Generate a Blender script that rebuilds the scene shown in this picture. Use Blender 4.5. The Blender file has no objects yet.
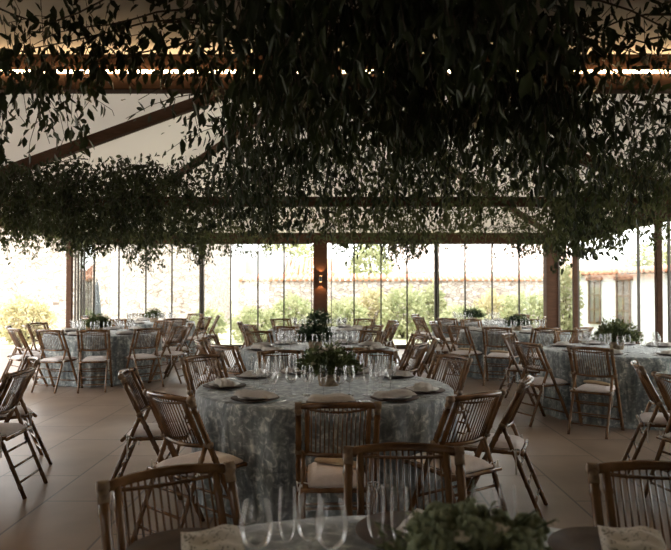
import bpy, math, random
import numpy as np
from mathutils import Vector, Matrix
random.seed(7)
rng = np.random.default_rng(7)
PI = math.pi
sc = bpy.context.scene
COL = sc.collection

# ------------------------------------------------------------------ helpers
class MB:
    def __init__(s): s.v = []; s.f = []; s.sm = []
    def add(s, vs, fs, smooth=False):
        o = len(s.v); s.v += [tuple(p) for p in vs]
        s.f += [tuple(i + o for i in f) for f in fs]; s.sm += [smooth] * len(fs)
    def box(s, x0, x1, y0, y1, z0, z1):
        s.add([(x0,y0,z0),(x1,y0,z0),(x1,y1,z0),(x0,y1,z0),(x0,y0,z1),(x1,y0,z1),(x1,y1,z1),(x0,y1,z1)],
              [(0,3,2,1),(4,5,6,7),(0,1,5,4),(1,2,6,5),(2,3,7,6),(3,0,4,7)])
    def obox(s, p0, p1, w, h, up=(0,0,1)):
        p0 = Vector(p0); p1 = Vector(p1); d = (p1 - p0).normalized(); up = Vector(up)
        a = d.cross(up).normalized(); b = a.cross(d).normalized()
        vs = []
        for p in (p0, p1):
            for i, j in ((-1,-1),(1,-1),(1,1),(-1,1)): vs.append(p + a*(i*w/2) + b*(j*h/2))
        s.add(vs, [(3,2,1,0),(4,5,6,7),(0,1,5,4),(1,2,6,5),(2,3,7,6),(3,0,4,7)])
    def tube(s, pts, r, n=8, nodes=0):
        pts = [Vector(p) for p in pts]
        P = []; R = []
        rr = r if isinstance(r, (list, tuple)) else [r] * len(pts)
        for i in range(len(pts)):
            P.append(pts[i]); R.append(rr[i])
            if nodes and i < len(pts) - 1:
                L = (pts[i+1] - pts[i]).length; k = max(1, int(round(L / nodes)))
                for j in range(k):
                    c = (j + .5) / k
                    for dt, q in ((-.014, 1.0), (-.004, 1.16), (.004, 1.16), (.014, 1.0)):
                        t = c + dt / L
                        if 0 < t < 1:
                            P.append(pts[i].lerp(pts[i+1], t)); R.append((rr[i]*(1-t) + rr[i+1]*t) * q)
        vs = []; fs = []; ref = None
        for i, p in enumerate(P):
            d = (P[min(i+1, len(P)-1)] - P[max(i-1, 0)]).normalized()
            if ref is None: ref = Vector((0,0,1)) if abs(d.z) < .9 else Vector((1,0,0))
            a = d.cross(ref).normalized(); b = a.cross(d).normalized(); ref = b
            for k in range(n):
                t = 2*PI*k/n; vs.append(p + (a*math.cos(t) + b*math.sin(t)) * R[i])
        for i in range(len(P)-1):
            for k in range(n):
                fs.append((i*n+k, i*n+(k+1)%n, (i+1)*n+(k+1)%n, (i+1)*n+k))
        fs.append(tuple(reversed(range(n)))); fs.append(tuple(range((len(P)-1)*n, len(P)*n)))
        s.add(vs, fs, True)
    def lathe(s, prof, n=20, c=(0,0,0), cap=False):
        vs = []; fs = []
        for r, z in prof:
            for k in range(n):
                t = 2*PI*k/n; vs.append((c[0]+r*math.cos(t), c[1]+r*math.sin(t), c[2]+z))
        for i in range(len(prof)-1):
            for k in range(n): fs.append((i*n+k, i*n+(k+1)%n, (i+1)*n+(k+1)%n, (i+1)*n+k))
        if cap: fs.append(tuple(reversed(range(n)))); fs.append(tuple(range((len(prof)-1)*n, len(prof)*n)))
        s.add(vs, fs, True)
    def blob(s, c, r, n=10, m=7, seed=0, j=.1):
        rd = random.Random(seed); vs = []; fs = []
        rx, ry, rz = (r, r, r) if not isinstance(r, tuple) else r
        for i in range(m+1):
            p = PI*i/m
            for k in range(n):
                t = 2*PI*k/n; q = 1 + rd.uniform(-j, j)
                vs.append((c[0]+rx*q*math.sin(p)*math.cos(t), c[1]+ry*q*math.sin(p)*math.sin(t), c[2]+rz*q*math.cos(p)))
        for i in range(m):
            for k in range(n): fs.append((i*n+k, (i+1)*n+k, (i+1)*n+(k+1)%n, i*n+(k+1)%n))
        s.add(vs, fs, True)
    def mesh(s, name, mat):
        me = bpy.data.meshes.new(name); me.from_pydata(s.v, [], s.f)
        me.polygons.foreach_set('use_smooth', s.sm); me.materials.append(mat); me.update()
        return me
    def build(s, name, mat, parent=None, bevel=0):
        o = bpy.data.objects.new(name, s.mesh(name, mat)); COL.objects.link(o)
        if parent: o.parent = parent
        if bevel:
            m = o.modifiers.new('bevel', 'BEVEL'); m.width = bevel; m.segments = 2; m.limit_method = 'ANGLE'
        return o

def tag(o, label=None, cat=None, group=None, kind=None):
    if label: o['label'] = label
    if cat: o['category'] = cat
    if group: o['group'] = group
    if kind: o['kind'] = kind
    return o
def empty(name, loc=(0,0,0), rz=0):
    o = bpy.data.objects.new(name, None); COL.objects.link(o)
    o.location = loc; o.rotation_euler = (0,0,rz); o.empty_display_size = .1
    return o
def struct(name, mb, mat, parent=None, **k):
    o = mb.build(name, mat, parent, **k)
    if not parent: o['kind'] = 'structure'
    return o
CH = {}
def copy_tree(o, parent=None):
    c = o.copy(); COL.objects.link(c); c.parent = parent
    for ch in o.children: copy_tree(ch, c)
    return c

# ------------------------------------------------------------------ materials
def mat(name, color, rough=.6, metal=0, spec=.5, noise=None, bump=None, sheen=0, transl=0, coat=0):
    m = bpy.data.materials.new(name); m.use_nodes = True
    nt = m.node_tree; b = nt.nodes['Principled BSDF']; out = nt.nodes['Material Output']
    b.inputs['Base Color'].default_value = (*color, 1); b.inputs['Roughness'].default_value = rough
    b.inputs['Metallic'].default_value = metal; b.inputs['Specular IOR Level'].default_value = spec
    b.inputs['Sheen Weight'].default_value = sheen; b.inputs['Coat Weight'].default_value = coat
    tc = nt.nodes.new('ShaderNodeTexCoord')
    if noise:                                            # (scale, other colour, lo, hi, stretch)
        sc_, c2, lo, hi = noise[:4]; st = noise[4] if len(noise) > 4 else (1,1,1)
        mp = nt.nodes.new('ShaderNodeMapping'); mp.inputs['Scale'].default_value = st
        nt.links.new(tc.outputs['Object'], mp.inputs['Vector'])
        n = nt.nodes.new('ShaderNodeTexNoise'); n.inputs['Scale'].default_value = sc_; n.inputs['Detail'].default_value = 5
        nt.links.new(mp.outputs[0], n.inputs['Vector'])
        r = nt.nodes.new('ShaderNodeValToRGB'); r.color_ramp.elements[0].position = lo; r.color_ramp.elements[1].position = hi
        r.color_ramp.elements[0].color = (*color, 1); r.color_ramp.elements[1].color = (*c2, 1)
        nt.links.new(n.outputs['Fac'], r.inputs[0]); nt.links.new(r.outputs[0], b.inputs['Base Color'])
        if bump:
            bp = nt.nodes.new('ShaderNodeBump'); bp.inputs['Strength'].default_value = bump; bp.inputs['Distance'].default_value = .01
            nt.links.new(n.outputs['Fac'], bp.inputs['Height']); nt.links.new(bp.outputs[0], b.inputs['Normal'])
    if transl:
        t = nt.nodes.new('ShaderNodeBsdfTranslucent'); t.inputs['Color'].default_value = (*color, 1)
        mx = nt.nodes.new('ShaderNodeMixShader'); mx.inputs[0].default_value = transl
        nt.links.new(b.outputs[0], mx.inputs[1]); nt.links.new(t.outputs[0], mx.inputs[2]); nt.links.new(mx.outputs[0], out.inputs[0])
        if noise: nt.links.new(r.outputs[0], t.inputs['Color'])
    return m
def glass_mat(name, tint, base, edge, rough=.02, blend=.35, painted_glint=0):
    m = bpy.data.materials.new(name); m.use_nodes = True; nt = m.node_tree; nt.nodes.clear()
    out = nt.nodes.new('ShaderNodeOutputMaterial'); t = nt.nodes.new('ShaderNodeBsdfTransparent'); g = nt.nodes.new('ShaderNodeBsdfGlossy')
    t.inputs[0].default_value = (*tint, 1); g.inputs['Roughness'].default_value = rough
    lw = nt.nodes.new('ShaderNodeLayerWeight'); lw.inputs['Blend'].default_value = blend
    mr = nt.nodes.new('ShaderNodeMapRange'); mr.inputs['To Min'].default_value = base; mr.inputs['To Max'].default_value = edge
    nt.links.new(lw.outputs['Fresnel'], mr.inputs['Value'])
    mx = nt.nodes.new('ShaderNodeMixShader'); nt.links.new(mr.outputs[0], mx.inputs[0])
    nt.links.new(t.outputs[0], mx.inputs[1])
    if painted_glint:  # white diffuse mixed in as painted bright edges in place of reflections
        d = nt.nodes.new('ShaderNodeBsdfDiffuse'); d.inputs[0].default_value = (.9,.9,.9,1)
        tl = nt.nodes.new('ShaderNodeBsdfTranslucent'); tl.inputs[0].default_value = (.9,.9,.9,1)
        m1 = nt.nodes.new('ShaderNodeMixShader'); m1.inputs[0].default_value = .6; nt.links.new(d.outputs[0], m1.inputs[1]); nt.links.new(tl.outputs[0], m1.inputs[2])
        m2 = nt.nodes.new('ShaderNodeMixShader'); m2.inputs[0].default_value = painted_glint; nt.links.new(g.outputs[0], m2.inputs[1]); nt.links.new(m1.outputs[0], m2.inputs[2])
        nt.links.new(m2.outputs[0], mx.inputs[2])
    else: nt.links.new(g.outputs[0], mx.inputs[2])
    nt.links.new(mx.outputs[0], out.inputs[0])
    return m
def emis(name, color, s):
    m = bpy.data.materials.new(name); m.use_nodes = True; b = m.node_tree.nodes['Principled BSDF']
    b.inputs['Base Color'].default_value = (*color,1); b.inputs['Emission Color'].default_value = (*color,1); b.inputs['Emission Strength'].default_value = s
    return m

M = {}
M['bamboo'] = mat('bamboo', (.075,.032,.011), .27, noise=(9, (.23,.115,.045), .35, .75, (1,1,.3)), bump=.15)
M['binding'] = mat('rattan_binding', (.22,.145,.08), .6, noise=(60, (.15,.09,.05), .4, .6))
M['cushion'] = mat('cushion_cotton', (.74,.67,.65), .9, noise=(30, (.64,.57,.55), .3, .7), bump=.2)
M['ribbon'] = mat('ribbon', (.75,.72,.68), .8)
M['beige'] = mat('beige_cloth', (.50,.38,.24), .85, noise=(25, (.40,.30,.19), .35, .65), bump=.3)
M['wood'] = mat('brown_timber', (.05,.023,.013), .75, spec=.2, noise=(6, (.075,.036,.02), .3, .7, (1,1,6)), bump=.1)
M['darkmetal'] = mat('dark_frame_metal', (.045,.035,.028), .4)
M['fabric_ceiling'] = mat('white_roof_fabric', (.80,.77,.73), .9, transl=.2)
M['plaster'] = mat('plaster', (.60,.56,.51), .9, noise=(3, (.54,.50,.45), .3, .7))
M['white_wall'] = mat('white_render', (.66,.68,.70), .9, noise=(2, (.62,.64,.66), .3, .7))
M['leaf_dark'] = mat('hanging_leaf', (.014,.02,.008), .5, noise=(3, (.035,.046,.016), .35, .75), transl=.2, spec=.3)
M['leaf_fine'] = mat('hanging_leaf_far', (.045,.058,.02), .6, noise=(2, (.14,.15,.06), .4, .7), transl=.3, spec=.3)  # colour raised to stand in for more light on the far leaves
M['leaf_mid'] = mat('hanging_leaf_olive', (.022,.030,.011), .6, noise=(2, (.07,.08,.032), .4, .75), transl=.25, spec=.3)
M['twig'] = mat('twig', (.045,.03,.02), .8)
M['bush'] = mat('garden_leaf', (.24,.29,.13), .7, noise=(3, (.60,.57,.38), .3, .75), transl=.4)
M['yellow_bush'] = mat('pale_garden_leaf', (.36,.36,.18), .7, noise=(5, (.72,.60,.42), .3, .75), transl=.4)
M['fern'] = mat('fern_leaf', (.05,.075,.022), .6, noise=(12, (.15,.17,.06), .35, .7), transl=.25)
M['olive'] = mat('olive_leaf', (.06,.08,.03), .6, noise=(14, (.24,.26,.14), .35, .7), transl=.2)
M['dark_fern'] = mat('dark_fern_leaf', (.022,.042,.015), .6, noise=(12, (.05,.08,.03), .35, .7), transl=.2)
M['sage'] = mat('sage_green_bloom', (.12,.15,.075), .8, noise=(40, (.27,.30,.18), .3, .7), bump=.5)
M['flower'] = mat('cream_petal', (.78,.72,.62), .8, noise=(30, (.6,.55,.42), .35, .75), transl=.15)
M['glass'] = glass_mat('wine_glass_clear', (.98,.98,.98), .045, .62, .04, .3, .28)
M['pane'] = glass_mat('window_glass', (.97,.985,.975), .02, .3)
M['charger'] = mat('dark_wood_charger', (.04,.022,.013), .6, noise=(20, (.075,.042,.024), .3, .7))
M['plate'] = mat('stoneware_plate', (.42,.38,.34), .4)
M['napkin'] = mat('linen_napkin', (.50,.46,.42), .9, noise=(40, (.42,.38,.34), .3, .7), bump=.2)
M['steel'] = mat('cutlery_steel', (.7,.68,.64), .25, 1)
M['vessel'] = mat('wicker_trough', (.40,.30,.19), .8, noise=(50, (.25,.18,.11), .4, .6), bump=.4)
M['pale_tile'] = mat('pale_roof_tile', (.80,.60,.52), .8, noise=(6, (.85,.75,.70), .3, .7))
M['terracotta'] = mat('roof_tile', (.60,.24,.14), .8, noise=(6, (.72,.42,.30), .3, .7))
M['oak'] = mat('window_oak', (.12,.06,.032), .6, noise=(8, (.08,.042,.024), .3, .7))
M['pot'] = mat('umbrella_canvas', (.10,.11,.12), .8)
M['led'] = emis('led_strip', (1,.68,.36), 15)
M['lamp'] = emis('lamp_glow', (1,.45,.15), 5)
M['windowdark'] = mat('house_window_glass', (.13,.125,.12), .15)

# printed napkin (leaf print)
def printed():
    m = mat('leaf_print_napkin', (.56,.50,.43), .9); nt = m.node_tree; b = nt.nodes['Principled BSDF']
    tc = nt.nodes.new('ShaderNodeTexCoord'); v = nt.nodes.new('ShaderNodeTexVoronoi'); v.inputs['Scale'].default_value = 34
    w = nt.nodes.new('ShaderNodeTexNoise'); w.inputs['Scale'].default_value = 18
    mx = nt.nodes.new('ShaderNodeMixRGB'); mx.inputs[0].default_value = .25
    nt.links.new(tc.outputs['Object'], mx.inputs[1]); nt.links.new(tc.outputs['Object'], w.inputs['Vector']); nt.links.new(w.outputs['Color'], mx.inputs[2])
    nt.links.new(mx.outputs[0], v.inputs['Vector'])
    r = nt.nodes.new('ShaderNodeValToRGB'); r.color_ramp.elements[0].position = .28; r.color_ramp.elements[1].position = .36
    r.color_ramp.elements[0].color = (.24,.23,.18,1); r.color_ramp.elements[1].color = (.66,.62,.56,1)
    nt.links.new(v.outputs['Distance'], r.inputs[0]); nt.links.new(r.outputs[0], b.inputs['Base Color'])
    return m
M['printed'] = printed()
# damask cloth
def damask():
    m = mat('blue_grey_damask', (.12,.15,.15), .62, sheen=.3); nt = m.node_tree; b = nt.nodes['Principled BSDF']
    tc = nt.nodes.new('ShaderNodeTexCoord')
    n1 = nt.nodes.new('ShaderNodeTexNoise'); n1.inputs['Scale'].default_value = 21; n1.inputs['Detail'].default_value = 9; n1.inputs['Roughness'].default_value = .6; n1.inputs['Distortion'].default_value = .7
    nt.links.new(tc.outputs['Object'], n1.inputs['Vector'])
    r = nt.nodes.new('ShaderNodeValToRGB'); e = r.color_ramp.elements
    e[0].position = .40; e[0].color = (.105,.12,.12,1); e[1].position = .66; e[1].color = (.44,.44,.41,1)
    e2 = r.color_ramp.elements.new(.52); e2.color = (.165,.18,.178,1)
    nt.links.new(n1.outputs['Fac'], r.inputs[0])
    mp = nt.nodes.new('ShaderNodeMapping'); mp.inputs['Scale'].default_value = (9,9,1.6); nt.links.new(tc.outputs['Object'], mp.inputs[0])
    n2 = nt.nodes.new('ShaderNodeTexNoise'); n2.inputs['Scale'].default_value = 1.6; n2.inputs['Detail'].default_value = 6; n2.inputs['Distortion'].default_value = .6
    nt.links.new(mp.outputs[0], n2.inputs['Vector'])
    r2 = nt.nodes.new('ShaderNodeValToRGB'); r2.color_ramp.elements[0].position = .38; r2.color_ramp.elements[1].position = .68  # pale vertical streaks: velvet sheen put into the colour
    r2.color_ramp.elements[0].color = (.52,.57,.62,1); r2.color_ramp.elements[1].color = (1.9,1.92,1.9,1)
    nt.links.new(n2.outputs['Fac'], r2.inputs[0])
    mx = nt.nodes.new('ShaderNodeMixRGB'); mx.blend_type = 'MULTIPLY'; mx.inputs[0].default_value = 1
    nt.links.new(r.outputs[0], mx.inputs[1]); nt.links.new(r2.outputs[0], mx.inputs[2]); nt.links.new(mx.outputs[0], b.inputs['Base Color'])
    bp = nt.nodes.new('ShaderNodeBump'); bp.inputs['Strength'].default_value = .3; bp.inputs['Distance'].default_value = .01
    nt.links.new(n1.outputs['Fac'], bp.inputs['Height']); nt.links.new(bp.outputs[0], b.inputs['Normal'])
    return m
M['damask'] = damask()
# floor tiles
def floor_mat():
    m = mat('brown_floor_tile', (.19,.135,.10), .37, spec=.4); nt = m.node_tree; b = nt.nodes['Principled BSDF']
    tc = nt.nodes.new('ShaderNodeTexCoord'); mp = nt.nodes.new('ShaderNodeMapping')
    mp.inputs['Rotation'].default_value = (0,0,PI/2); mp.inputs['Location'].default_value = (-4.68, 1.42+.62*5, 0)
    nt.links.new(tc.outputs['Object'], mp.inputs[0])
    br = nt.nodes.new('ShaderNodeTexBrick'); br.offset = .5; br.inputs['Scale'].default_value = 1
    br.inputs['Brick Width'].default_value = 1.24; br.inputs['Row Height'].default_value = .62
    br.inputs['Mortar Size'].default_value = .009; br.inputs['Mortar Smooth'].default_value = .3
    br.inputs['Color1'].default_value = (.25,.178,.13,1); br.inputs['Color2'].default_value = (.205,.145,.105,1); br.inputs['Mortar'].default_value = (.075,.055,.042,1)
    nt.links.new(mp.outputs[0], br.inputs['Vector'])
    n = nt.nodes.new('ShaderNodeTexNoise'); n.inputs['Scale'].default_value = 2.2; n.inputs['Detail'].default_value = 8
    nt.links.new(tc.outputs['Object'], n.inputs['Vector'])
    mr = nt.nodes.new('ShaderNodeMapRange'); mr.inputs['From Min'].default_value = .3; mr.inputs['From Max'].default_value = .7
    mr.inputs['To Min'].default_value = .82; mr.inputs['To Max'].default_value = 1.15
    nt.links.new(n.outputs['Fac'], mr.inputs['Value'])
    mx = nt.nodes.new('ShaderNodeMixRGB'); mx.blend_type = 'MULTIPLY'; mx.inputs[0].default_value = 1
    nt.links.new(br.outputs['Color'], mx.inputs[1]); nt.links.new(mr.outputs[0], mx.inputs[2]); nt.links.new(mx.outputs[0], b.inputs['Base Color'])
    bp = nt.nodes.new('ShaderNodeBump'); bp.inputs['Strength'].default_value = .25; bp.inputs['Distance'].default_value = .003; bp.invert = True
    nt.links.new(br.outputs['Fac'], bp.inputs['Height']); nt.links.new(bp.outputs[0], b.inputs['Normal'])
    return m
M['floor'] = floor_mat()
# garden stone wall
def stone_mat():
    m = mat('pale_stone_masonry', (.6,.55,.5), .9); nt = m.node_tree; b = nt.nodes['Principled BSDF']
    tc = nt.nodes.new('ShaderNodeTexCoord'); mp = nt.nodes.new('ShaderNodeMapping'); mp.inputs['Scale'].default_value = (3.6,3.6,7)
    nt.links.new(tc.outputs['Object'], mp.inputs[0])
    v = nt.nodes.new('ShaderNodeTexVoronoi'); v.inputs['Scale'].default_value = 1.3; nt.links.new(mp.outputs[0], v.inputs['Vector'])
    d = nt.nodes.new('ShaderNodeTexVoronoi'); d.feature = 'DISTANCE_TO_EDGE'; d.inputs['Scale'].default_value = 1.3; nt.links.new(mp.outputs[0], d.inputs['Vector'])
    r = nt.nodes.new('ShaderNodeValToRGB'); r.color_ramp.elements[0].color = (.30,.25,.22,1); r.color_ramp.elements[1].color = (.50,.46,.43,1)
    s = nt.nodes.new('ShaderNodeSeparateColor'); nt.links.new(v.outputs['Color'], s.inputs[0]); nt.links.new(s.outputs[0], r.inputs[0])
    r2 = nt.nodes.new('ShaderNodeValToRGB'); r2.color_ramp.elements[0].position = .0; r2.color_ramp.elements[1].position = .09
    r2.color_ramp.elements[0].color = (.35,.30,.27,1); r2.color_ramp.elements[1].color = (1,1,1,1)
    nt.links.new(d.outputs['Distance'], r2.inputs[0])
    mx = nt.nodes.new('ShaderNodeMixRGB'); mx.blend_type = 'MULTIPLY'; mx.inputs[0].default_value = 1
    nt.links.new(r.outputs[0], mx.inputs[1]); nt.links.new(r2.outputs[0], mx.inputs[2]); nt.links.new(mx.outputs[0], b.inputs['Base Color'])
    return m
M['stone'] = stone_mat()
M['lawn'] = mat('pale_dry_lawn', (.38,.40,.22), .95, noise=(1.2, (.62,.58,.45), .35, .65))
M['grey_path'] = mat('pale_gravel', (.62,.58,.52), .95, noise=(5, (.5,.47,.42), .3, .7))

# ------------------------------------------------------------------ camera
F = 652.0; HZ = 1.5; S0 = 288.0
cam = bpy.data.cameras.new('camera'); co = bpy.data.objects.new('camera', cam); COL.objects.link(co); sc.camera = co
cam.sensor_width = 36; cam.lens = 36 * F / 671; cam.clip_end = 300
co.location = (0, 0, HZ); co.rotation_euler = (PI/2 + math.atan(13/F), 0, 0)
cam.dof.use_dof = True; cam.dof.focus_distance = 4.6; cam.dof.aperture_fstop = 3.6

# ------------------------------------------------------------------ setting
XL, XR, YF, YB = -6.1, 5.4, 4.1, 16.1           # glazed pavilion
EZ0, EZ1 = 2.61, 2.86                            # eaves beam
b = MB(); b.box(-9, 8, -5, 16.3, -.15, 0); struct('floor', b, M['floor'])
b = MB(); b.add([(-60,-30,-.16),(60,-30,-.16),(60,90,-.16),(-60,90,-.16)], [(0,1,2,3)])
tag(b.build('ground', M['lawn']), kind='structure')
# pavilion roof (hip at the far end): ceiling membrane with thickness
RX = -.35; RZ = 5.0; RYe = 10.6
def roof():
    b = MB(); t = .04
    L, R, Fy, B = XL-.25, XR+.25, YF+.1, YB+.25
    z0 = EZ1 + .01
    base = [(L,Fy,z0),(R,Fy,z0),(R,B,z0),(L,B,z0),(RX,Fy,RZ),(RX,RYe,RZ)]
    up = [(x,y,z+t) for x,y,z in base]
    b.add(base+up, [(0,3,5,4),(1,4,5,2),(2,5,3),(6,10,11,9),(7,8,11,10),(8,9,11),(0,6,9,3),(3,9,8,2),(2,8,7,1),(0,4,10,6),(4,1,7,10)])
    struct('ceiling', b, M['fabric_ceiling'])
roof()
# gable infill towards the near hall is the hall's upper wall
b = MB(); b.add([(XL-.25,YF-.02,3.06),(XR+.25,YF-.02,3.06),(RX,YF-.02,5.05),(XL-.25,YF+.08,3.06),(XR+.25,YF+.08,3.06),(RX,YF+.08,5.05)],
                [(0,2,1),(3,4,5),(0,1,4,3),(1,2,5,4),(2,0,3,5)])
struct('trim_1', b, M['plaster'])
# near hall: flat ceiling and walls
b = MB(); b.box(-9, 8, -5, YF-.125, 2.935, 3.05); struct('ceiling', b, M['plaster'])
b = MB(); b.box(-9.15, -9, -5, YF+.1, -.1, 2.93); struct('wall_left', b, M['plaster'])
b = MB(); b.box(8, 8.15, -5, YF+.1, -.1, 2.93); struct('wall_right', b, M['plaster'])
b = MB()
b.box(-9, -5.2, -5.15, -5, -.1, 2.93); b.box(-3.8, 8, -5.15, -5, -.1, 2.93); b.box(-5.2, -3.8, -5.15, -5, 2.2, 2.93)
struct('wall_rear', b, M['plaster'])

def beam(label, boxes, mats=M['wood'], name='roof_beam'):
    b = MB()
    for q in boxes:
        if q[0] == 'b': b.box(*q[1:])
        else: b.obox(*q[1:])
    o = b.build(name, mats, bevel=.006); return tag(o, label, 'beam')
# doubled near beam with light strip
beam('dark lower member of the wide near roof beam with a light strip above it', [('b', -9, 8, YF-.12, YF-.02, 2.72, 2.818)])
beam('reddish brown upper member of the wide near roof beam, right above the light strip', [('b', -9, 8, YF-.12, YF-.02, 2.836, 3.05)])
b = MB(); b.box(-8.9, 7.9, YF-.135, YF-.115, 2.82, 2.834); tag(b.build('led_strip', M['led']), 'thin warm white light strip along the near roof beam', 'light')
# truss behind
TY = 9.6; TR = .417
beam('horizontal tie beam crossing the middle of the pavilion roof', [('b', XL+.08, XR-.08, TY-.07, TY+.07, 2.70, 2.84)])
for sx, nm in ((-1,'left'),(1,'right')):
    xe = XL+.1 if sx < 0 else XR-.1
    ze = 2.80
    sl = (RZ-.14-ze)/abs(RX-xe)
    beam('sloping %s rafter rising from the tie beam to the ridge' % nm, [('o', (xe,TY,ze),(RX,TY,RZ-.14),.12,.16)], name='roof_rafter')
    beam('hip rafter running from the far %s corner column up to the ridge' % nm,
         [('o', (xe, YB-.1, 2.82), (RX, RYe, RZ-.12), .1, .12)], name='roof_rafter')
    beam('long eaves beam over the %s side of the pavilion' % nm, [('b', (XL-.1 if sx<0 else XR-.1), (XL+.1 if sx<0 else XR+.1), YF+.1, YB-.11, EZ0, EZ1)])
beam('dark eaves beam over the far glass wall', [('b', XL-.1, XR+.1, YB-.1, YB+.1, EZ0, EZ1)])

# far glass wall
PXm = [119,146,172,202,231,258,284,354,381,407,436.5,465,492,519]
YG = YB
def px2x(px, Y): return (px-335.5)*Y/F
tr = MB(); tr.box(XL, XR, YG-.05, YG+.05, 0, .075); struct('trim_2', tr, M['darkmetal'])
n = 1
edges = [XL+.12] + [px2x(p,YG) for p in PXm[:7]] + [px2x(312,YG)]
edges2 = [px2x(331,YG)] + [px2x(p,YG) for p in PXm[7:]] + [px2x(544,YG)]
for E in (edges, edges2):
    for i in range(len(E)-1):
        w = empty('window_%d' % n, ((E[i]+E[i+1])/2, YG, .075)); w['kind'] = 'structure'; n += 1
        hw = (E[i+1]-E[i])/2
        b = MB(); b.box(-hw+.012, hw-.012, -.006, .006, .03, EZ0-.075-.03); b.build('pane', M['pane'], w)
        b = MB(); fw = .018
        b.box(-hw, -hw+fw, -.02, .02, 0, EZ0-.075); b.box(hw-fw, hw, -.02, .02, 0, EZ0-.075)
        b.box(-hw+fw, hw-fw, -.02, .02, 0, .03); b.box(-hw+fw, hw-fw, -.02, .02, EZ0-.075-.03, EZ0-.075)
        b.build('frame', M['darkmetal'], w)
# stouter mullions where panel runs meet
for k, p in enumerate((202, 436.5)):
    b = MB(); x = px2x(p, YG); b.box(x-.055, x-.025, YG-.06, YG+.06, 0, EZ0); b.box(x+.025, x+.055, YG-.06, YG+.06, 0, EZ0)
    struct('trim_%d' % (3+k), b, M['darkmetal'])
def column(x0, x1, y0, y1, label, z=EZ0):
    b = MB(); b.box(x0, x1, y0, y1, 0, z); o = b.build('column', M['wood'], bevel=.01); return tag(o, label, 'column')
column(px2x(313.5,15.9), px2x(327.5,15.9), 15.78, 16.03, 'brown timber column in the middle of the far glass wall')
column(px2x(545,15.9), px2x(557,15.9), 15.78, 16.03, 'brown timber column at the far right corner of the glass walls')
# lamp on centre column
lr = empty('wall_lamp', (px2x(320.5,15.7), 15.78, 1.72)); tag(lr, 'small up and down wall lamp glowing orange on the middle column', 'lamp')
b = MB(); b.lathe([(.035,-.07),(.035,.07)], 12, (0,-.06,0)); b.box(-.02,.02,-.03,0,-.03,.03); b.build('lamp_body', M['darkmetal'], lr)
for z in (-.075, .07):
    b = MB(); b.lathe([(.03,0),(.03,.005)], 12, (0,-.06,z), True); b.build('bulb', M['lamp'], lr)
for z, rx in ((.1,PI),(-.1,0)):
    L = bpy.data.lights.new('lamp_light', 'SPOT'); L.energy = 6; L.color = (1,.5,.2); L.spot_size = 1.6
    lo = bpy.data.objects.new('lamp_light', L); COL.objects.link(lo); lo.parent = lr; lo.location = (0,-.07,z); lo.rotation_euler = (rx,0,0)
# right glass wall
YS = [15.75, 14.5, 11.62, 10.85, 10.55, 9.2, 7.8, 6.4, 5.1, 4.25]
for i in range(len(YS)-1):
    w = empty('window_%d' % n, (XR, (YS[i]+YS[i+1])/2, 0)); w['kind'] = 'structure'; n += 1
    hw = (YS[i]-YS[i+1])/2; fw = .02
    b = MB(); b.box(-.006, .006, -hw+.012, hw-.012, .05, EZ0-.03); b.build('pane', M['pane'], w)
    b = MB(); b.box(-.02,.02,-hw,-hw+fw,0,EZ0); b.box(-.02,.02,hw-fw,hw,0,EZ0); b.box(-.02,.02,-hw+fw,hw-fw,0,.06); b.box(-.02,.02,-hw+fw,hw-fw,EZ0-.03,EZ0)
    b.build('frame', M['darkmetal'], w)
for Y, lab in ((14.5,'slim brown post in the right glass wall, next to the far corner column'),(10.75,'brown post in the right glass wall near the right edge of the photo'),(7.8,'brown post in the right glass wall beside the near right table')):
    b = MB(); b.box(XR-.12, XR-.03, Y-.05, Y+.05, 0, EZ0); tag(b.build('wall_post', M['wood'], bevel=.005), lab, 'post')
# left side: stacked folded glass panels and posts, the rest open
for k in range(4):
    w = empty('window_%d' % n, (XL+.02+k*.07, 15.55, 0)); w['kind'] = 'structure'; n += 1
    b = MB(); b.box(-.006,.006,-.3,.3,.05,EZ0-.03); b.build('pane', M['pane'], w)
    b = MB(); b.box(-.02,.02,-.33,-.3,0,EZ0); b.box(-.02,.02,.3,.33,0,EZ0); b.box(-.02,.02,-.3,.3,0,.06); b.box(-.02,.02,-.3,.3,EZ0-.03,EZ0)
    b.build('frame', M['darkmetal'], w)
b = MB(); b.box(XL-.06, XL+.06, 14.9, 15.02, 0, EZ0); tag(b.build('wall_post', M['wood'], bevel=.005), 'brown post left of the folded glass panels at the open left side', 'post')
b = MB(); b.box(XL-.08, XL+.08, 15.92, 16.08, 0, EZ0); tag(b.build('wall_post', M['darkmetal'], bevel=.005), 'dark post at the far left corner of the pavilion', 'post')
b = MB(); b.box(XL-.1, XL+.1, 4.15, 4.35, 0, EZ0); tag(b.build('wall_post', M['wood'], bevel=.005), 'brown post at the near left corner of the pavilion', 'post')

# ------------------------------------------------------------------ outdoors
def tilted_tiles(b, x0, x1, y0, z0, y1, z1, step=.22):
    nx = int((x1-x0)/step)
    for i in range(nx):
        x = x0 + (i+.5)*step
        b.tube([(x,y0,z0),(x,y1,z1)], step*.42, 6)
gw = empty('garden_wall', (0,24.3,-.16)); tag(gw, 'long low pale stone garden wall with a red tile coping beyond the glass', 'wall')
b = MB(); b.box(-3.6, 10.5, -.25, .25, 0, 1.95); b.build('masonry', M['stone'], gw)
b = MB(); tilted_tiles(b, -3.6, 10.5, -.36, 1.98, 0, 2.12); b.build('coping', M['terracotta'], gw)
hb = empty('stone_house', (-9.4,25.2,-.16)); tag(hb, 'tall pale stone building seen through the open left side', 'building')
b = MB(); b.box(-7, 4.6, 0, 5, 0, 4.4); b.build('wall', M['stone'], hb)
b = MB(); tilted_tiles(b, -7, 4.6, -.3, 4.42, 2.6, 5.3); b.build('roof', M['terracotta'], hb)
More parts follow.
